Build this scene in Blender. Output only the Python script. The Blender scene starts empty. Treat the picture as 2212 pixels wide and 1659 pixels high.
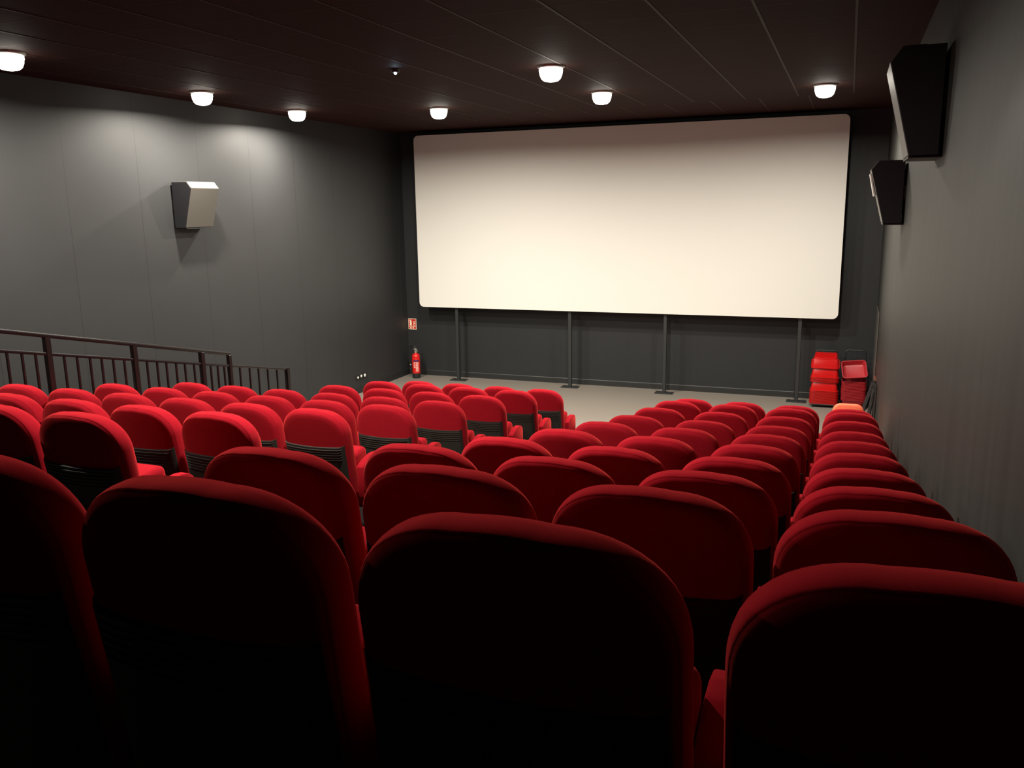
import bpy, bmesh, math, random
from mathutils import Vector, Matrix

rnd = random.Random(7)
sc = bpy.context.scene
COL = sc.collection
PI = math.pi

# ------------------------------------------------------------------ helpers
class MB:
    """collects shapes into one bmesh, then links them as ONE mesh object"""
    def __init__(self):
        self.bm = bmesh.new()

    def _take(self, tmp, mat=None):
        me = bpy.data.meshes.new('tmp')
        tmp.to_mesh(me)
        tmp.free()
        if mat is not None:
            me.transform(mat)
        self.bm.from_mesh(me)
        bpy.data.meshes.remove(me)
        return self

    def box(self, c, s, bev=0.0, seg=2, rot=None):
        t = bmesh.new()
        bmesh.ops.create_cube(t, size=1.0)
        for v in t.verts:
            v.co = Vector((v.co.x * s[0], v.co.y * s[1], v.co.z * s[2]))
        if bev > 0:
            bmesh.ops.bevel(t, geom=t.edges[:], offset=bev, segments=seg, profile=0.5, affect='EDGES', clamp_overlap=True)
        m = Matrix.Translation(c)
        if rot is not None:
            m = m @ rot
        return self._take(t, m)

    def prism(self, pts, axis, a, b, bev=0.0, seg=2):
        """extrude a 2D polygon along axis ('x','y','z') from a to b"""
        t = bmesh.new()
        def mk(p, h):
            if axis == 'x': return (h, p[0], p[1])
            if axis == 'y': return (p[0], h, p[1])
            return (p[0], p[1], h)
        lo = [t.verts.new(mk(p, a)) for p in pts]
        hi = [t.verts.new(mk(p, b)) for p in pts]
        n = len(pts)
        t.faces.new(lo)
        t.faces.new(hi)
        for i in range(n):
            t.faces.new((lo[i], lo[(i + 1) % n], hi[(i + 1) % n], hi[i]))
        bmesh.ops.recalc_face_normals(t, faces=t.faces[:])
        if bev > 0:
            bmesh.ops.bevel(t, geom=t.edges[:], offset=bev, segments=seg, profile=0.5, affect='EDGES', clamp_overlap=True)
        return self._take(t)

    def rings(self, rings, cap0=True, cap1=True, closed=True):
        t = bmesh.new()
        R = [[t.verts.new(p) for p in r] for r in rings]
        n = len(R[0])
        for i in range(len(R) - 1):
            for j in range(n if closed else n - 1):
                k = (j + 1) % n
                t.faces.new((R[i][j], R[i][k], R[i + 1][k], R[i + 1][j]))
        if closed and cap0: t.faces.new(R[0])
        if closed and cap1: t.faces.new(list(reversed(R[-1])))
        bmesh.ops.recalc_face_normals(t, faces=t.faces[:])
        return self._take(t)

    def lathe(self, prof, c=(0, 0, 0), n=24, cap0=True, cap1=True):
        rs = [[(c[0] + r * math.cos(2 * PI * j / n), c[1] + r * math.sin(2 * PI * j / n), c[2] + z) for j in range(n)] for r, z in prof]
        return self.rings(rs, cap0, cap1)

    def tube(self, pts, r, n=8, closed=False):
        pts = [Vector(p) for p in pts]
        rs = []
        prev = None
        m = len(pts)
        for i, p in enumerate(pts):
            if closed:
                d = pts[(i + 1) % m] - pts[i - 1]
            else:
                d = pts[min(i + 1, m - 1)] - pts[max(i - 1, 0)]
            d.normalize()
            u = prev if prev is not None else (Vector((0, 0, 1)) if abs(d.z) < .9 else Vector((1, 0, 0)))
            u = (u - d * u.dot(d)).normalized()
            prev = u
            w = d.cross(u)
            rs.append([tuple(p + (u * math.cos(2 * PI * j / n) + w * math.sin(2 * PI * j / n)) * r) for j in range(n)])
        if closed:
            rs.append(rs[0])
            return self.rings(rs, False, False)
        return self.rings(rs)

    def build(self, name, mat, parent=None, loc=None, smooth=True, angle=40):
        me = bpy.data.meshes.new(name)
        bmesh.ops.remove_doubles(self.bm, verts=self.bm.verts[:], dist=1e-6)
        self.bm.to_mesh(me)
        self.bm.free()
        o = bpy.data.objects.new(name, me)
        COL.objects.link(o)
        me.materials.append(mat)
        if smooth:
            me.polygons.foreach_set('use_smooth', [True] * len(me.polygons))
            me.set_sharp_from_angle(angle=math.radians(angle))
        if parent: o.parent = parent
        if loc: o.location = loc
        return o


def rrect(w, h, r, n=6, cx=0.0, cy=0.0):
    """points of a rounded rectangle (half sizes w, h)"""
    out = []
    for (sx, sy, a0) in ((1, 1, 0), (-1, 1, PI / 2), (-1, -1, PI), (1, -1, 1.5 * PI)):
        for i in range(n + 1):
            a = a0 + i * PI / 2 / n
            out.append((cx + sx * (w - r) + r * math.cos(a), cy + sy * (h - r) + r * math.sin(a)))
    return out


def thing(name, label, cat, loc=(0, 0, 0), rz=0, group=None):
    o = bpy.data.objects.new(name, None)
    o.empty_display_size = .1
    COL.objects.link(o)
    o.location = loc
    o.rotation_euler = (0, 0, rz)
    return tag(o, label, cat, group)


def tag(o, label, cat, group=None):
    o['label'] = label
    o['category'] = cat
    if group: o['group'] = group
    return o


def struct(o):
    o['kind'] = 'structure'
    return o


def copy_tree(o, parent=None):
    c = o.copy()
    COL.objects.link(c)
    if parent: c.parent = parent
    for ch in o.children:
        copy_tree(ch, c)
    return c


# ------------------------------------------------------------------ materials
def mat(name, color, rough=.6, metal=0.0, spec=.5, var=0.0, vscale=8.0, bump=0.0, bscale=200.0, sheen=0.0, sheen_tint=None, sheen_rough=.4, coat=0.0):
    m = bpy.data.materials.new(name)
    m.use_nodes = True
    nt = m.node_tree
    b = nt.nodes['Principled BSDF']
    b.inputs['Base Color'].default_value = (*color, 1)
    b.inputs['Roughness'].default_value = rough
    b.inputs['Metallic'].default_value = metal
    b.inputs['Specular IOR Level'].default_value = spec
    b.inputs['Coat Weight'].default_value = coat
    if sheen:
        b.inputs['Sheen Weight'].default_value = sheen
        b.inputs['Sheen Roughness'].default_value = sheen_rough
        b.inputs['Sheen Tint'].default_value = (*(sheen_tint or color), 1)
    tc = nt.nodes.new('ShaderNodeTexCoord')
    if var:
        n = nt.nodes.new('ShaderNodeTexNoise')
        n.inputs['Scale'].default_value = vscale
        n.inputs['Detail'].default_value = 4
        r = nt.nodes.new('ShaderNodeMapRange')
        r.inputs['To Min'].default_value = 1 - var
        r.inputs['To Max'].default_value = 1 + var
        mx = nt.nodes.new('ShaderNodeVectorMath')
        mx.operation = 'SCALE'
        mx.inputs[0].default_value = color
        nt.links.new(tc.outputs['Object'], n.inputs['Vector'])
        nt.links.new(n.outputs['Fac'], r.inputs['Value'])
        nt.links.new(r.outputs['Result'], mx.inputs['Scale'])
        nt.links.new(mx.outputs['Vector'], b.inputs['Base Color'])
    if bump:
        n2 = nt.nodes.new('ShaderNodeTexNoise')
        n2.inputs['Scale'].default_value = bscale
        n2.inputs['Detail'].default_value = 3
        bp = nt.nodes.new('ShaderNodeBump')
        bp.inputs['Strength'].default_value = bump
        bp.inputs['Distance'].default_value = .002
        nt.links.new(tc.outputs['Object'], n2.inputs['Vector'])
        nt.links.new(n2.outputs['Fac'], bp.inputs['Height'])
        nt.links.new(bp.outputs['Normal'], b.inputs['Normal'])
    return m


def emat(name, color, strength):
    m = bpy.data.materials.new(name)
    m.use_nodes = True
    b = m.node_tree.nodes['Principled BSDF']
    b.inputs['Base Color'].default_value = (.8, .8, .8, 1)
    b.inputs['Emission Color'].default_value = (*color, 1)
    b.inputs['Emission Strength'].default_value = strength
    return m


def wall_mat(name, color, axis, pitch, offset, streak=0.0, seam_dark=.55, rough=.55, width=.006):
    """painted panels: a seam every pitch metres along the axis, optional vertical wear streaks"""
    m = bpy.data.materials.new(name)
    m.use_nodes = True
    nt = m.node_tree
    L = nt.links.new
    b = nt.nodes['Principled BSDF']
    b.inputs['Roughness'].default_value = rough
    b.inputs['Specular IOR Level'].default_value = .35
    tc = nt.nodes.new('ShaderNodeTexCoord')
    sx = nt.nodes.new('ShaderNodeSeparateXYZ')
    L(tc.outputs['Object'], sx.inputs[0])
    def math_n(op, a, bb=None, clamp=False):
        n = nt.nodes.new('ShaderNodeMath')
        n.operation = op
        n.use_clamp = clamp
        for i, v in enumerate((a, bb)):
            if v is None: continue
            if isinstance(v, (int, float)): n.inputs[i].default_value = v
            else: L(v, n.inputs[i])
        return n.outputs[0]
    p = math_n('SUBTRACT', sx.outputs[axis], offset)
    p = math_n('DIVIDE', p, pitch)
    p = math_n('FRACT', p)
    d = math_n('ABSOLUTE', math_n('SUBTRACT', p, .5))
    seam = math_n('GREATER_THAN', d, .5 - width / pitch / 2)
    n = nt.nodes.new('ShaderNodeTexNoise')
    n.inputs['Scale'].default_value = 1.5
    n.inputs['Detail'].default_value = 6
    L(tc.outputs['Object'], n.inputs['Vector'])
    mr = nt.nodes.new('ShaderNodeMapRange')
    mr.inputs['To Min'].default_value = .9
    mr.inputs['To Max'].default_value = 1.1
    L(n.outputs['Fac'], mr.inputs['Value'])
    f = math_n('MULTIPLY', mr.outputs[0], math_n('SUBTRACT', 1.0, math_n('MULTIPLY', seam, seam_dark)))
    if streak:
        mp = nt.nodes.new('ShaderNodeMapping')
        mp.inputs['Scale'].default_value = (6, 6, .12)
        L(tc.outputs['Object'], mp.inputs['Vector'])
        n2 = nt.nodes.new('ShaderNodeTexNoise')
        n2.inputs['Scale'].default_value = 1.6
        n2.inputs['Detail'].default_value = 5
        L(mp.outputs[0], n2.inputs['Vector'])
        mr2 = nt.nodes.new('ShaderNodeMapRange')
        mr2.inputs['From Min'].default_value = .3
        mr2.inputs['From Max'].default_value = .7
        mr2.inputs['To Min'].default_value = 1 - streak
        mr2.inputs['To Max'].default_value = 1 + streak
        L(n2.outputs['Fac'], mr2.inputs['Value'])
        f = math_n('MULTIPLY', f, mr2.outputs[0])
        # joints that have opened into dark slits here and there
        wide = math_n('GREATER_THAN', d, .5 - .0075)
        mp4 = nt.nodes.new('ShaderNodeMapping')
        mp4.inputs['Scale'].default_value = (1, .9, 1.6)
        L(tc.outputs['Object'], mp4.inputs['Vector'])
        n4 = nt.nodes.new('ShaderNodeTexNoise')
        n4.inputs['Scale'].default_value = 1.3
        n4.inputs['Detail'].default_value = 2
        L(mp4.outputs[0], n4.inputs['Vector'])
        gap = math_n('MULTIPLY', wide, math_n('MULTIPLY', math_n('SUBTRACT', n4.outputs['Fac'], .50), 8.0, True))
        f = math_n('MULTIPLY', f, math_n('SUBTRACT', 1.0, math_n('MULTIPLY', gap, .85)))
        # pale scuffs
        mp3 = nt.nodes.new('ShaderNodeMapping')
        mp3.inputs['Scale'].default_value = (3.2, 3.2, 1.1)
        L(tc.outputs['Object'], mp3.inputs['Vector'])
        n3 = nt.nodes.new('ShaderNodeTexNoise')
        n3.inputs['Scale'].default_value = 3.0
        n3.inputs['Detail'].default_value = 6
        L(mp3.outputs[0], n3.inputs['Vector'])
        sc_ = math_n('MULTIPLY', math_n('SUBTRACT', n3.outputs['Fac'], .72), 9.0, True)
        f = math_n('ADD', f, sc_)
    vm = nt.nodes.new('ShaderNodeVectorMath')
    vm.operation = 'SCALE'
    vm.inputs[0].default_value = color
    L(f, vm.inputs['Scale'])
    L(vm.outputs['Vector'], b.inputs['Base Color'])
    return m


RED = (.280, .0085, .0160)
M_red = mat('red_velvet', RED, rough=.9, spec=0.0, var=.10, vscale=30, bump=.18, bscale=1100, sheen=.60, sheen_tint=(.90, .085, .070), sheen_rough=.40)
M_shell = mat('black_shell_plastic', (.021, .0215, .017), rough=.55, spec=.5, bump=.15, bscale=600)
M_black = mat('black_powder_coat', (.012, .012, .012), rough=.45)
M_rail = mat('brown_black_rail_paint', (.013, .0085, .0085), rough=.3)
M_screen = mat('screen_vinyl', (.72, .705, .655), rough=.7, spec=.1)
M_scrframe = mat('screen_frame_black', (.008, .008, .008), rough=.7)
M_post = mat('grey_black_post_paint', (.022, .024, .024), rough=.5)
M_floor = mat('beige_vinyl_floor', (.215, .188, .160), rough=.5, spec=.3, var=.05, vscale=3)
M_carpet = mat('dark_carpet', (.012, .011, .011), rough=.95, spec=.1, bump=.4, bscale=300)
M_ceiling = mat('dark_ceiling_tile', (.034, .0145, .0130), rough=.75, spec=.06, var=.06, vscale=5)
M_grid = mat('ceiling_grid_metal', (.044, .021, .019), rough=.6, spec=.15)
M_base = mat('dark_baseboard', (.016, .017, .017), rough=.5)
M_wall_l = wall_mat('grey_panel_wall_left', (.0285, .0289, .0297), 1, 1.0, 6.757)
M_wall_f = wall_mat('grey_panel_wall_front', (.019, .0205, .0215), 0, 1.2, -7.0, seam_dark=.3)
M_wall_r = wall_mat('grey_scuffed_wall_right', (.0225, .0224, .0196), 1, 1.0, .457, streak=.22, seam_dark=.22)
M_wall_b = mat('dark_back_wall', (.03, .03, .03), rough=.8)
M_spk = mat('black_speaker_cabinet', (.014, .014, .016), rough=.6, spec=.3)
M_grille = mat('beige_grey_speaker_grille', (.105, .098, .083), rough=.42, spec=.8, bump=.15, bscale=500)
M_white = mat('white_plastic', (.8, .8, .76), rough=.4)
M_ext = mat('extinguisher_red_paint', (.62, .014, .012), rough=.28, coat=.3)
M_valve = mat('grey_valve_metal', (.42, .42, .38), rough=.35, metal=.6)
M_signred = mat('sign_red', (.55, .022, .018), rough=.4)
M_cream = mat('sign_cream', (.85, .74, .55), rough=.5)
M_navy = mat('label_navy', (.03, .02, .09), rough=.5)
M_pink = mat('label_pale_print', (.85, .55, .45), rough=.5)
M_tub = mat('glossy_red_plastic', (.50, .006, .006), rough=.25, coat=.2)
M_tub2 = mat('dull_red_plastic', (.38, .017, .024), rough=.4)
M_orange = mat('orange_vinyl', (.95, .17, .075), rough=.6, sheen=.2)
M_wood = mat('brown_wood', (.12, .05, .03), rough=.5, var=.2, vscale=20)
M_board = mat('dark_board', (.055, .057, .052), rough=.45)
M_edge = mat('dull_metal_edge', (.16, .145, .125), rough=.4, metal=.6)
M_ring = mat('lamp_trim_metal', (.35, .33, .30), rough=.35, metal=.5)
LAMPC = (1.0, .93, .815)
M_bulb = emat('lamp_glow', LAMPC, 3.2)
M_led = emat('blue_white_led', (.55, .8, 1.0), 30.0)

# ------------------------------------------------------------------ room
XL, XR, YF, YB, CZ = -7.614, .486, 14.04, -1.7, 4.40
CAMZ = 3.06
ROW_Y = [.997, 1.883, 2.764, 3.662, 4.591, 5.506, 6.421, 7.350, 8.240, 9.156]
ROW_T = [2.642, 2.402, 2.175, 1.969, 1.776, 1.598, 1.428, 1.280, 1.148, .980]
SEAT_H = .97
ROW_Z = [t - SEAT_H for t in ROW_T]
ROW_Z[9] = 0.0
RISER = -.08

def plate(name, c, s, m):
    return struct(MB().box(c, s).build(name, m, smooth=False))

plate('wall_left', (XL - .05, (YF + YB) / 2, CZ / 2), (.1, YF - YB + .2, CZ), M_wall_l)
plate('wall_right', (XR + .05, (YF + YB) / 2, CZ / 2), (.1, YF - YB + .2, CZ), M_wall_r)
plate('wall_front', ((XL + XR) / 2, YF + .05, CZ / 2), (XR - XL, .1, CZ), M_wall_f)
plate('wall_back', ((XL + XR) / 2, YB - .05, CZ / 2), (XR - XL, .1, CZ), M_wall_b)
plate('ceiling', ((XL + XR) / 2, (YF + YB) / 2, CZ + .05), (XR - XL + .2, YF - YB + .2, .1), M_ceiling)
plate('floor', ((XL + XR) / 2, (YF + YB) / 2, -.05), (XR - XL + .2, YF - YB + .2, .1), M_floor)
# objects keep world coordinates in their meshes, so wall seams fall where the photograph has them
# stepped seating floor: one profile extruded across the room
prof = [(YB, .001), (YB, 1.93), (ROW_Y[0] + RISER, 1.93)]
for i in range(9):
    prof.append((ROW_Y[i] + RISER, ROW_Z[i]))
    prof.append((ROW_Y[i + 1] + RISER, ROW_Z[i]))
prof.append((ROW_Y[9] + RISER, .001))
struct(MB().prism(prof, 'x', XL, XR).build('floor_tiers', M_carpet, smooth=False))
struct(MB().prism([(YF - .012, 0), (YF, 0), (YF, .10), (YF - .006, .10), (YF - .012, .09)], 'x', XL, XR).build('baseboard_front', M_base, smooth=False))
struct(MB().box((XL + .006, (9.2 + YF) / 2, .05), (.012, YF - 9.2, .10)).build('baseboard_left', M_base, smooth=False))
struct(MB().box((XR - .006, (9.2 + YF) / 2, .05), (.012, YF - 9.2, .10)).build('baseboard_right', M_base, smooth=False))

def tier_z(y):
    z = 1.93
    for i in range(10):
        if y > ROW_Y[i] + RISER: z = ROW_Z[i]
    return z

# ceiling grid: long runners that stop at y = 11.87, a half-offset set beyond, and cross tees
g = MB()
k = 0
x = -.035
while x > XL:
    g.box((x, (11.87 + YB) / 2, CZ - .0015), (.018, 11.87 - YB, .003))
    x -= .655
x = -.035 - .53
while x > XL:
    g.box((x, 12.93, CZ - .0015), (.018, 2.1, .003))
    x -= .615
y = 11.87
while y > YB:
    g.box(((XL + XR) / 2, y, CZ - .0004), (XR - XL, .006, .0008))
    y -= .6
struct(g.build('trim_1', M_grid, smooth=False))

# ------------------------------------------------------------------ seats
HW = .248
def lean(z): return (SEAT_H - z) * .15
def plan(x): return .022 * (x / HW) ** 2

def back_outline(d, n=12):
    """rounded-top outline of the backrest inset by d, clockwise from bottom right"""
    w = HW - d
    zt = SEAT_H - d
    zb = .30 + d
    rx, rz = max(.185 - d * .8, .02), max(.165 - d * .8, .02)
    pts = []
    for i in range(6):
        pts.append((w, zb + .02 + (zt - rz - zb - .02) * i / 6))
    for i in range(n + 1):
        a = PI / 2 * i / n
        e = 2 / 2.15
        pts.append((w - rx + rx * math.cos(a) ** e, zt - rz + rz * math.sin(a) ** e))
    for i in range(1, 6):
        u = 1 - 2 * i / 6
        pts.append(((w - rx) * u, zt + .004 * (1 - u * u)))
    for i in range(n, -1, -1):
        a = PI / 2 * i / n
        e = 2 / 2.15
        pts.append((-(w - rx + rx * math.cos(a) ** e), zt - rz + rz * math.sin(a) ** e))
    for i in range(5, -1, -1):
        pts.append((-w, zb + .02 + (zt - rz - zb - .02) * i / 6))
    for i in range(0, 7):
        pts.append((-w + .02 + (2 * w - .04) * i / 6, zb))
    return pts

def make_backrest(parent):
    prof = [(-.054, .22), (-.054, .185), (-.054, .15), (-.054, .11), (-.0538, .06), (-.0530, .034), (-.0503, .0245), (-.0460, .0168), (-.0400, .0118), (-.0368, .0092), (-.0354, .0102),
            (-.0340, .0076), (-.028, .0048), (-.018, .0022), (-.005, .0006), (.010, 0), (.024, .0008), (.036, .004), (.048, .012),
            (.058, .026), (.064, .045), (.068, .08), (.070, .12), (.070, .16), (.070, .22)]
    rs = []
    for y, d in prof:
        rs.append([(px, y + lean(pz) + plan(px), pz) for px, pz in back_outline(d)])
    return MB().rings(rs).build('backrest', M_red, parent, angle=50)

def make_shell(parent):
    def zt(x):
        a = abs(x) / .232
        return .722 + .008 * a * a + (.014 * ((a - .86) / .14) ** 2 if a > .86 else 0)
    xs = [-.232, -.228, -.216, -.20, -.17, -.13, -.09, -.045, 0, .045, .09, .13, .17, .20, .216, .228, .232]
    def rear(x, z):
        a = abs(x) / .232
        edge = .020 * max(0, (a - .88) / .12) ** 2
        return -.054 + lean(z) + plan(x) - .014 + edge
    offs = [(0.0, .030), (.0, .006), (-.002, .0), (-.010, 0)]
    for k in range(5):
        o = -.0165 - k * .0175
        offs += [(o, 0), (o - .0015, -.0055), (o - .0055, -.0055), (o - .008, 0)]
    rows = []
    for dz, dy in offs:
        row = [(-.234, rear(-.232, zt(-.232) + dz) + .045, zt(-.232) + dz)]
        for x_ in xs:
            a = abs(x_) / .232
            row.append((x_, rear(x_, zt(x_) + dz) + (dy if (dy >= 0 or a < .93) else 0), zt(x_) + dz))
        row.append((.234, rear(.232, zt(.232) + dz) + .045, zt(.232) + dz))
        rows.append(row)
    for f in (.55, .42, .30, .24):
        row = [(-.234, rear(-.232, f) + .045, f)]
        for x_ in xs: row.append((x_, rear(x_, f), f))
        row.append((.234, rear(.232, f) + .045, f))
        rows.append(row)
    mb = MB().rings(rows, closed=False)
    o = mb.build('back_shell', M_shell, parent, angle=30)
    return o

def make_cushion(parent):
    rot = Matrix.Rotation(math.radians(7), 4, 'X')
    return MB().box((0, .224, .462), (.468, .165, .400), .032, 4, rot).build('seat_cushion', M_red, parent)

def make_armrest(parent, side):
    pr = [(.125, .345), (.125, .560), (.15, .576), (.20, .597), (.26, .611), (.32, .614), (.365, .606), (.395, .584), (.410, .545), (.412, .345)]
    o = MB().prism(pr, 'x', -.027, .027, .007, 2).build('armrest', M_red, parent, (side * .2635, 0, 0))
    lg = MB().box((0, .27, .175), (.035, .13, .345), .004, 1).box((0, .27, .006), (.054, .26, .012), .003, 1)
    l = lg.build('leg', M_black, parent, (side * .2635, 0, 0))
    return o, l

def make_seat(left_arm, name='cinema_seat'):
    t = thing(name, 'x', 'seat')
    make_backrest(t)
    make_shell(t)
    make_cushion(t)
    make_armrest(t, 1)
    if left_arm: make_armrest(t, -1)
    MB().box((0, .22, .262), (.49, .05, .03), .006, 1).build('seat_frame', M_black, t)
    return t

ORD = ['front', 'second', 'third', 'fourth', 'fifth', 'sixth', 'seventh', 'eighth', 'ninth', 'tenth']
def row_words(i):                       # i: 0 = nearest the camera ... 9 = front row
    k_ = 9 - i
    if k_ == 0: return 'front row'
    if k_ == 9: return 'row nearest the camera'
    return ORD[k_] + ' row from the screen'

COLW_R = ['on the right wall side', 'second in from the right wall', 'second from the centre aisle', 'beside the centre aisle']
COLW_L = ['beside the centre aisle', 'second from the aisle', 'third from the aisle', 'fourth from the aisle', 'fifth from the aisle', 'sixth from the aisle']

proto = {False: make_seat(False), True: make_seat(True)}
used = {False: False, True: False}
def place_seat(x, i, left_arm, label, group):
    if not used[left_arm]:
        o = proto[left_arm]
        used[left_arm] = True
    else:
        o = copy_tree(proto[left_arm])
    o.location = (x, ROW_Y[i], ROW_Z[i])
    o['label'] = label
    o['group'] = group
    return o

for i in range(10):
    for c in range(4):
        place_seat(.1315 - .54 * c, i, c == 3, 'red seat in right block, %s, %s' % (row_words(i), COLW_R[c]), 'red seats of the right block')
LEFT = {9: 4, 8: 4, 7: 4, 6: 6, 5: 6, 4: 6, 3: 4, 2: 2}
for i, n in LEFT.items():
    for c in range(n):
        full = {9: 4, 8: 4, 7: 4}.get(i, 6)
        place_seat(-3.2324 - .54 * c, i, c == full - 1, 'red seat in left block, %s, %s' % (row_words(i), COLW_L[c]), 'red seats of the left block')

# ------------------------------------------------------------------ projection screen on posts
SY = 13.672
sx0, sx1, sz0, sz1 = -7.153, -.064, 1.333, 4.314
scr = thing('projection_screen', 'large blank white cinema screen on four dark posts at the front wall', 'screen', ((sx0 + sx1) / 2, SY, 0))
cx = (sx0 + sx1) / 2
hw, hh, zc = (sx1 - sx0) / 2, (sz1 - sz0) / 2, (sz0 + sz1) / 2
front = [(p[0], -.004, zc + p[1]) for p in rrect(hw, hh, .085, 8)]
mid = [(p[0], .0, zc + p[1]) for p in rrect(hw, hh, .085, 8)]
back = [(p[0], .012, zc + p[1]) for p in rrect(hw, hh, .085, 8)]
MB().rings([front, mid, back]).build('screen_surface', M_screen, scr, smooth=False)
fr = [[(p[0], yy, zc + p[1]) for p in rrect(hw - dd, hh - dd, .085, 8)] for yy, dd in ((.013, .004), (.05, .004), (.05, .09), (.013, .09), (.013, .004))]
fm = MB().rings(fr, False, False)
fm.box((0, .04, zc), (2 * hw - .1, .03, .05))
fm.build('frame', M_scrframe, scr, smooth=False)
for px in (-6.45, -4.33, -2.695, -.604):
    p = MB().box((0, 0, 1.40), (.055, .05, 2.78), .004, 1).build('post', M_post, scr, (px - cx, .078, 0))
    bp = MB().box((0, 0, .006), (.30, .17, .012), .002, 1)
    for bx in (-.11, .11):
        for by in (-.05, .05):
            bp.lathe([(.011, .012), (.011, .02), (.006, .022)], (bx, by, 0), 8)
    bp.build('base_plate', M_post, p)

# ------------------------------------------------------------------ ceiling lamps
lamp_pos = [(-6.625, 5.461, 'first downlight from the left edge, above the left wall, partly cut by the photo edge'),
            (-6.893, 8.091, 'lit ceiling downlight above the left wall speaker'),
            (-7.029, 10.09, 'lit ceiling downlight by left wall, farthest of the three beside that wall'),
            (-5.245, 10.787, 'lit ceiling downlight over the upper left corner of the screen'),
            (-2.776, 8.215, 'lit ceiling downlight nearest the camera above the screen centre'),
            (-2.831, 10.267, 'lit ceiling downlight in front of screen middle, behind the nearest centre one'),
            (-.345, 10.91, 'lit ceiling downlight above the right end of the screen'),
            (-2.72, 3.95, 'lit ceiling downlight over the back rows, nearest the camera'),
            (-6.40, 2.80, 'lit ceiling downlight beside the left wall at the back rows')]
def make_lamp():
    t = thing('ceiling_downlight', 'x', 'ceiling light', group='lit downlights on the dark ceiling')
    r = [(.075, 0), (.135, 0), (.135, -.010), (.125, -.022), (.112, -.026), (.108, -.012), (.075, -.008), (.075, 0)]
    MB().lathe(r, n=32, cap0=False, cap1=False).build('trim_ring', M_ring, t)
    MB().lathe([(.112, -.020), (.116, -.045), (.108, -.085), (.094, -.118), (.070, -.138), (.035, -.146), (.004, -.148)], n=32).build('glass_cup', M_bulb, t)
    return t
lamp0 = make_lamp()
def lamp_light(parent, energy):
    l = bpy.data.lights.new('lamp_light', 'AREA')
    l.shape = 'DISK'
    l.size = .16
    l.energy = energy
    l.color = LAMPC
    l.spread = math.radians(173)
    o = bpy.data.objects.new('lamp_light', l)
    COL.objects.link(o)
    o.parent = parent
    o.location = (0, 0, -.152)
LAMP_E = 34.0
for n, (x, y, lab) in enumerate(lamp_pos):
    o = lamp0 if n == 0 else copy_tree(lamp0)
    o.location = (x, y, CZ)
    o['label'] = lab
for n, o in enumerate([o for o in sc.objects if o.name.startswith('ceiling_downlight')]):
    lamp_light(o, LAMP_E * (1.4 if n == 7 else 1.0))

# little sensor with a blue-white light
sen = thing('ceiling_sensor', 'small dark ceiling sensor with a bright blue-white pinpoint light', 'sensor', (-4.20, 7.70, CZ))
MB().lathe([(.045, 0), (.045, -.012), (.036, -.03), (.015, -.036)], n=20).build('housing', M_black, sen)
MB().lathe([(.012, -.034), (.012, -.044), (.006, -.05)], n=12).build('led', M_led, sen)

# ------------------------------------------------------------------ loudspeakers
def make_speaker(name, label, side, xw, y0, zt, h, width, plate_=False, badge=False):
    """side +1: cabinet sticks out towards +x (left wall); -1: towards -x (right wall)"""
    t = thing(name, label, 'loudspeaker', (xw, y0, zt), group='wall loudspeakers')
    S = side
    def u(v): return S * v
    k = .605 / h
    d = .022
    prof_ = [(u(d), 0), (u(.250), 0), (u(.312), -.085 / k), (u(.180), -h), (u(d), -h)]
    MB().prism(prof_, 'y', 0, width, .003, 1).build('cabinet', M_spk, t, smooth=False)
    # wraparound front: bevel and tilted grille, a little proud of the black sides
    e = .010
    pf = [(u(d + .1), 0), (u(.250), 0), (u(.312), -.085 / k), (u(.180), -h), (u(.160), -h), (u(.292), -.088 / k), (u(.245), -.012), (u(d + .1), -.006)]
    pf = [(p_[0] + u(.004), p_[1] + .004) for p_ in pf]
    MB().prism(pf, 'y', .005, width - .005, .002, 1).build('front_grille', M_grille, t, smooth=False)
    MB().box((u(d + .06), width / 2, -h - .008), (.20, width - .04, .012), .002, 1).box((u(.02), width / 2, -h * .5), (.038, .22, h * .72), .003, 1).box((u(.012), width / 2 - .06, -h * .5), (.024, .34, .12)).build('wall_bracket', M_black, t, smooth=False)
    if badge:
        ang = math.atan2(.132, h - .085 / k)
        rot = Matrix.Rotation(S * ang, 4, 'Y')
        MB().box((u(.186), width * .5, -h + .035), (.008, .045, .03), .001, 1, rot).build('badge', M_white, t, smooth=False)
    if plate_:
        MB().box((u(.292), width * .55, -.22), (.016, .26, .22), .003, 1, Matrix.Rotation(S * .22, 4, 'Y')).build('front_plate', M_white, t, smooth=False)
    return t
make_speaker('wall_speaker', 'beige fronted loudspeaker with black sides on the left wall', 1, XL, 8.24, 3.425, .54, .49, badge=True)
make_speaker('wall_speaker', 'larger looking black loudspeaker high on the right wall, nearest the camera', -1, XR, 5.66, 3.94, .615, .52)
make_speaker('wall_speaker', 'smaller looking black loudspeaker on the right wall, closer to the screen', -1, XR, 8.95, 3.443, .585, .50, plate_=True)

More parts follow.
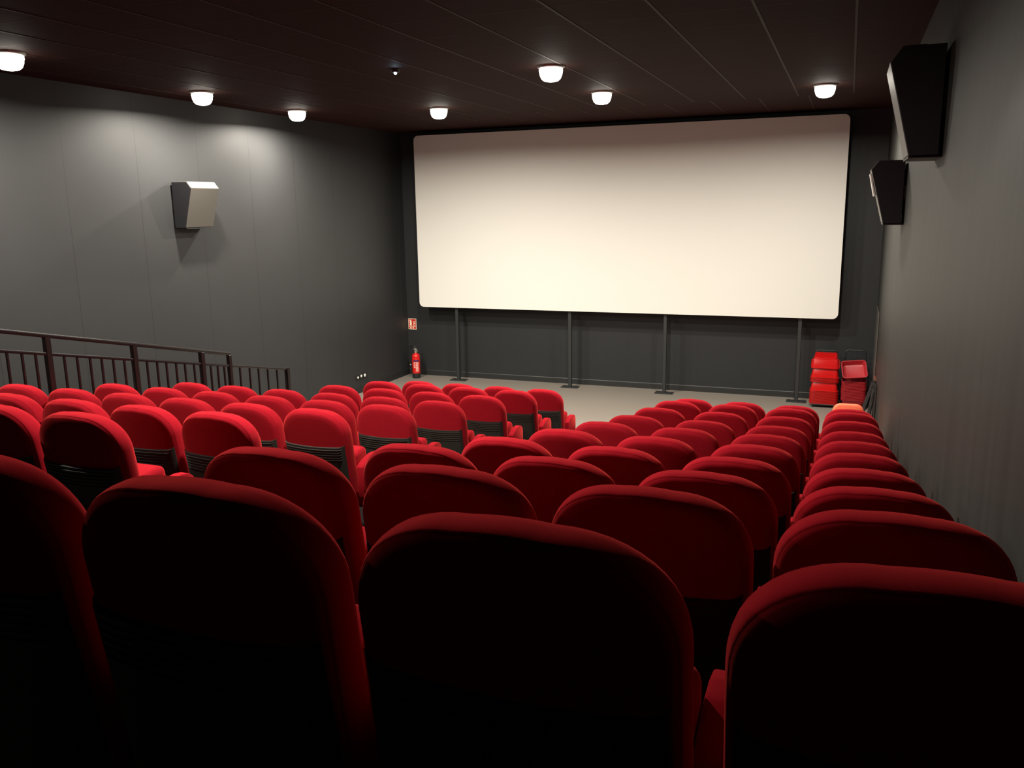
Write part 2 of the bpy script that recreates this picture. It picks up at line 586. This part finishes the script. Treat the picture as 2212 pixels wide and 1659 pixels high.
# ------------------------------------------------------------------ railing
RX = -6.40
rl = thing('stair_railing', 'dark metal railing sloping down along the steps by the left wall', 'railing', (RX, 0, 0))
def zl(y): return 1.981 - .2232 * (y - 4.845)
def zh(y): return 2.142 - .2346 * (y - 4.869)
def sloped(ya, yb, fz, r):
    return MB().prism([(ya, fz(ya) - r), (ya, fz(ya) + r), (yb, fz(yb) + r), (yb, fz(yb) - r)], 'x', -r * 1.1, r * 1.1, r * .5, 2)
sloped(3.6, 7.60, zh, .020).build('top_rail', M_rail, rl)
sloped(3.6, 8.64, zl, .015).build('lower_rail', M_rail, rl)
def upright(name, y, ztop, w):
    zb = tier_z(y)
    o = MB().box((0, y, (ztop + zb) / 2), (w, w, ztop - zb), .003, 1).build(name, M_rail, rl, smooth=False)
    return o
for y in (4.35, 5.286, 6.234, 7.153, 7.585): upright('post', y, zh(y) - .012, .05 if y < 7.5 else .044)
upright('post', 8.626, zl(8.626) + .025, .05)
for y in (3.75, 3.89, 4.03, 4.17, 4.55, 4.66, 4.774, 4.901, 5.036, 5.163, 5.443, 5.577, 5.715, 5.843, 5.975, 6.105, 6.385, 6.516, 6.639, 6.772, 6.896, 7.029, 7.28, 7.389, 7.492, 7.753, 7.921, 8.078, 8.248, 8.424):
    upright('baluster', y, zl(y) - .005, .020)

# ------------------------------------------------------------------ wall socket strip on the left wall
ws = thing('wall_outlet', 'small black outlet plate with three white sockets low on left wall', 'outlet', (XL, 12.30, .281))
MB().box((.005, 0, 0), (.010, .34, .085), .003, 1).build('plate', M_black, ws, smooth=False)
for dy, dz, r in ((-.115, -.002, .020), (-.01, .006, .023), (.105, .0, .027)):
    MB().lathe([(r, 0), (r, .006), (r * .8, .008)], n=14).build('socket', M_white, ws, (.010, dy, dz)).rotation_euler = (0, PI / 2, 0)

# ------------------------------------------------------------------ fire extinguisher and its sign
ex = thing('fire_extinguisher', 'red fire extinguisher standing on the floor in the front left corner', 'fire extinguisher', (-7.30, 13.72, 0))
ex.rotation_euler = (0, 0, math.radians(-12))
MB().lathe([(.066, .085), (.073, .092), (.075, .11), (.075, .40), (.071, .425), (.055, .448), (.028, .460), (.022, .475)], n=32).build('cylinder', M_ext, ex)
MB().lathe([(.060, .0), (.072, .004), (.074, .02), (.074, .09), (.066, .095)], n=32).build('base_ring', M_black, ex)
v = MB().lathe([(.022, .472), (.026, .480), (.026, .50), (.018, .505), (.018, .535)], n=16)
v.box((-.012, 0, .535), (.05, .03, .035), .005, 1)
v.build('valve', M_valve, ex)
v = MB().tube([(-.02, 0, .56), (.02, -.01, .545), (.055, -.02, .522)], .008, 8).tube([(-.02, 0, .545), (.02, -.01, .525), (.06, -.02, .497)], .007, 8)
v.build('lever', M_valve, ex)
hp = []
for i in range(17):
    a = PI * i / 16
    hp.append((-.062 + .062 * math.cos(a) - .004, 0, .545 + .055 * math.sin(a)))
hp += [(-.131, 0, .50), (-.134, 0, .42), (-.132, 0, .34), (-.124, 0, .26), (-.115, 0, .20), (-.102, 0, .13)]
MB().tube(hp, .014, 10).build('hose', M_black, ex)
MB().lathe([(.009, 0), (.011, .01), (.006, .016)], (0, 0, 0), 10).build('hose_clip', M_white, ex, (-.118, -.016, .236))
def curved(a0, a1, z0, z1, r, m, name, par):
    n = 10
    rs = []
    for rr in (r, r + .0015):
        pass
    pts = []
    for i in range(n + 1):
        a = math.radians(a0 + (a1 - a0) * i / n)
        pts.append((r * math.sin(a), -r * math.cos(a)))
    rows = [[(p_[0], p_[1], z0) for p_ in pts], [(p_[0], p_[1], z1) for p_ in pts]]
    return MB().rings(rows, closed=False).build(name, m, par)
lb = curved(-2, 84, .315, .345, .0760, M_navy, 'label_band', ex)
lb2 = MB()
for r_ in range(8):
    z0 = .302 - r_ * .022
    for (a0, a1) in ((2, 28), (34, 78)):
        if r_ > 4 and a0 < 20: continue
        sh = rnd.uniform(0, 10)
        n = 6
        pts = [(.0761 * math.sin(math.radians(a0 + (a1 - sh - a0) * i / n)), -.0761 * math.cos(math.radians(a0 + (a1 - sh - a0) * i / n))) for i in range(n + 1)]
        lb2.rings([[(p_[0], p_[1], z0) for p_ in pts], [(p_[0], p_[1], z0 - .013) for p_ in pts]], closed=False)
lb2.build('label_print', M_pink, ex)

sg = thing('fire_extinguisher_sign', 'small red sign with pale extinguisher and flame symbols above the extinguisher', 'sign', (-7.515, YF, .957))
def flat(mbx, pts, y0, y1): return mbx.prism(pts, 'y', y0, y1)
MB().box((0, -.002, 0), (.166, .004, .204)).build('board', M_cream, sg, smooth=False)
q = MB()
q.box((0, -.0045, .027), (.150, .002, .132))
q.box((0, -.0045, -.070), (.150, .002, .045))
q.build('red_field', M_signred, sg, smooth=False)
q = MB()
flat(q, [(-.052, -.032), (-.012, -.032), (-.012, .048), (-.018, .058), (-.026, .060), (-.026, .068), (-.012, .074), (-.014, .079), (-.032, .076), (-.046, .080), (-.060, .070), (-.066, .050), (-.061, .049), (-.055, .066), (-.040, .068), (-.040, .060), (-.048, .057), (-.052, .048)], -.0075, -.0056)
q.build('extinguisher_symbol', M_cream, sg, smooth=False)
q = MB()
for fx, fz in ((.018, -.02), (.030, .01), (.022, .038), (.046, .045), (.050, .012), (.048, -.024)):
    flat(q, [(fx - .008, fz - .014), (fx + .006, fz - .010), (fx + .012, fz + .004), (fx + .016, fz + .020), (fx + .004, fz + .008), (fx - .004, fz + .002)], -.0075, -.0056)
q.build('flame_symbol', M_cream, sg, smooth=False)
q = MB()
for fx in (-.024, .026):
    flat(q, [(fx - .020, -.056), (fx - .012, -.056), (fx - .002, -.070), (fx - .002, -.056), (fx + .006, -.056), (fx + .006, -.086), (fx - .002, -.086), (fx - .012, -.074), (fx - .012, -.086), (fx - .020, -.086)], -.0075, -.0056)
q.build('text_marks', M_cream, sg, smooth=False)

# ------------------------------------------------------------------ red stacked booster seats on trolleys
def tub_mesh(name, w, dd, h, taper, m, lip=.014):
    out, inn = [], []
    t_ = .0007
    def ring(f, hw_, hd_, r, z): return [(p_[0], p_[1], z) for p_ in rrect(hw_, hd_, r, 5)]
    R = []
    # outside from the centre of the closed face up to the lip, then back down inside; open side up
    R.append(ring(0, w - taper - .03, dd - taper - .03, .02, 0))
    R.append(ring(0, w - taper - .004, dd - taper - .004, .03, 0.001))
    R.append(ring(0, w - taper, dd - taper, .035, .008))
    R.append(ring(0, w, dd, .04, h - .008))
    R.append(ring(0, w + lip, dd + lip, .05, h - .008))
    R.append(ring(0, w + lip, dd + lip, .05, h))
    R.append(ring(0, w - t_, dd - t_, .04, h))
    R.append(ring(0, w - taper - t_, dd - taper - t_, .035, .010))
    R.append(ring(0, w - taper - .03, dd - taper - .03, .02, .0022))
    return MB().rings(R).build(name, m, angle=30)
def trolley(lab, x, y, w, zh_, dep):
    t = thing('stacking_trolley', lab, 'trolley', (x, y, 0), group='black trolleys carrying red booster seats')
    b_ = MB().box((0, 0, .045), (2 * w - .04, dep, .02), .004, 1)
    b_.build('deck', M_black, t, smooth=False)
    for sx_ in (-1, 1):
        for sy_ in (-1, 1):
            MB().lathe([(.012, 0.0), (.016, .003), (.016, .02), (.012, .036)], n=12).build('foot', M_black, t, (sx_ * (w - .05), sy_ * (dep / 2 - .03), 0))
    yy = dep / 2 + .012
    hw_ = w - .045
    r = .05
    pts = [(-hw_, yy, .045), (-hw_, yy, zh_ - r)]
    for i in range(1, 7):
        a = PI - PI / 2 * i / 6
        pts.append((-hw_ + r + r * math.cos(a), yy, zh_ - r + r * math.sin(a)))
    for i in range(0, 7):
        a = PI / 2 - PI / 2 * i / 6
        pts.append((hw_ - r + r * math.cos(a), yy, zh_ - r + r * math.sin(a)))
    pts.append((hw_, yy, .045))
    MB().tube(pts, .012, 10).build('handle', M_black, t)
    return t
NUM = ['lowest', 'second', 'third', 'fourth', 'fifth', 'sixth', 'seventh', 'eighth', 'ninth', 'tenth', 'eleventh', 'twelfth', 'thirteenth', 'fourteenth', 'fifteenth', 'sixteenth', 'seventeenth', 'eighteenth', 'nineteenth', 'twentieth']
LXc, LYc = -.197, 13.60
trolley('black trolley with handle under the taller bright red stack', LXc, LYc, .20, .83, .34)
tubA = tub_mesh('booster_seat', .192, .148, .140, .012, M_tub)
tubT = tub_mesh('booster_seat', .192, .148, .140, .032, M_tub)
levels = [('A', .056 + .0165 * k_) for k_ in range(13)] + [('B', .395 + .0165 * k_) for k_ in range(5)] + [('C', .606), ('C', .640)]
for n, (grp, z) in enumerate(levels):
    o = tubT if n == 19 else (tubA if n == 0 else tubA.copy())
    if 0 < n < 19: COL.objects.link(o)
    h_ = .140
    if n < 19:
        o.rotation_euler = (PI, 0, 0)
        o.location = (LXc + rnd.uniform(-.002, .002), LYc, z + h_)
    else:
        o.rotation_euler = (PI + math.radians(14), 0, 0)
        o.location = (LXc, LYc - .025, z + h_ + .012)
    nm = 'topmost, tilted' if n == 19 else (NUM[n] + (' from the bottom' if n else ''))
    tag(o, 'bright red plastic booster seat, %s in the taller left stack' % nm, 'booster seat', 'red booster seats in the taller stack')
RXc, RYc = .222, 13.60
trolley('black trolley with tall handle under the shorter dull red stack', RXc, RYc, .19, .85, .34)
tubB = tub_mesh('booster_seat', .165, .148, .085, .022, M_tub2, lip=.012)
for n in range(18):
    o = tubB if n == 0 else tubB.copy()
    if n: COL.objects.link(o)
    if n < 17:
        o.location = (RXc + rnd.uniform(-.002, .002) + .003 * math.sin(n * .7), RYc, .058 + n * .0178)
    else:
        o.rotation_euler = (math.radians(44), math.radians(-5), math.radians(6))
        o.location = (RXc - .012, RYc - .045, .552)
    nm = 'topmost, lying tilted' if n == 17 else (NUM[n] + (' from the bottom' if n else ''))
    tag(o, 'dull red plastic booster seat, %s in the shorter right stack' % nm, 'booster seat', 'red booster seats in the shorter stack')

# ------------------------------------------------------------------ things in the right front corner
bd = thing('leaning_board', 'tall narrow dark board with metal edge standing against right wall corner', 'board', (XR - .016, 13.4, 0))
MB().box((.006, 0, .765), (.010, .90, 1.52), .002, 1).build('panel', M_board, bd, smooth=False)
eb = MB().box((.005, 0, 1.528), (.014, .91, .010), .002, 1)
eb.box((.005, -.452, .765), (.014, .008, 1.53), .002, 1)
eb.build('metal_edge', M_edge, bd, smooth=False)

def easel(lab, x, y, tilt, h, brown):
    t = thing('folded_easel', lab, 'easel', (x, y, 0))
    rot = Matrix.Rotation(tilt, 4, 'Y')
    def pt(u_, v_, w_): return tuple(rot @ Vector((u_, v_, w_)))
    for s_ in (-1, 1):
        MB().tube([pt(0, s_ * .13, .01), pt(0, s_ * .10, h)], .014, 8).build('leg', M_black, t)
    MB().box(rot @ Vector((-.012, 0, h * .58)), (.016, .24, h * .62), .002, 1, rot).build('panel', M_scrframe, t, smooth=False)
    MB().box(rot @ Vector((0, 0, h - .01)), (.035, .24, .03), .003, 1, rot).build('top_bar', M_wood if brown else M_black, t, smooth=False)
    return t
easel('folded black easel with brown top bar leaning by the right wall', .29, 12.55, .27, .70, True)
easel('lower folded black easel leaning against the right wall corner', .38, 12.15, .13, .66, False)
ps = thing('folded_stand', 'thin upright black folded stand against right wall behind front seats', 'stand', (.455, 11.65, 0))
for dy_ in (-.05, .05):
    MB().tube([(0, dy_, .0), (.005, dy_ * .6, .74)], .010, 8).build('leg', M_black, ps)
MB().tube([(.0, -.05, .42), (.0, .05, .42)], .008, 8).build('cross_bar', M_black, ps)

oc = thing('orange_chair', 'bright orange rounded chair back behind the front right seats', 'chair', (.135, 11.15, 0))
pts = rrect(.185, .19, .10, 8)
MB().rings([[(p_[0] * f, yy, .405 + p_[1] * f) for p_ in pts] for yy, f in ((-.028, .86), (-.022, .95), (-.008, .995), (.008, .995), (.022, .95), (.028, .86))]).build('backrest', M_orange, oc)
MB().box((0, .21, .33), (.36, .36, .05), .02, 3).build('seat', M_orange, oc)
for sx_ in (-1, 1):
    for yy in (.02, .37):
        MB().tube([(sx_ * .15, yy, .31), (sx_ * .17, yy, .002)], .011, 8).build('leg', M_edge, oc)

# ------------------------------------------------------------------ camera, world, view
cam = bpy.data.cameras.new('camera')
cam.sensor_width = 36
cam.lens = 1830.8 / 2212 * 36
cam.clip_start = .02
co = bpy.data.objects.new('camera', cam)
COL.objects.link(co)
R_ = Vector((.9316, .3632, -.0157)).normalized()
F_ = Vector((-.3586, .9111, -.2034)).normalized()
U_ = R_.cross(F_)
mw = Matrix((( R_.x, U_.x, -F_.x, 0), (R_.y, U_.y, -F_.y, 0), (R_.z, U_.z, -F_.z, CAMZ), (0, 0, 0, 1)))
co.matrix_world = mw
sc.camera = co
w = bpy.data.worlds.new('world')
sc.world = w
w.use_nodes = True
w.node_tree.nodes['Background'].inputs[0].default_value = (0, 0, 0, 1)
w.node_tree.nodes['Background'].inputs[1].default_value = 0
sc.view_settings.view_transform = 'Standard'
sc.view_settings.look = 'None'
sc.view_settings.gamma = 1
sc.view_settings.use_curve_mapping = False
sc.view_settings.exposure = 2.0
sc.cycles.max_bounces = 8
sc.cycles.diffuse_bounces = 5
sc.cycles.sample_clamp_indirect = 4
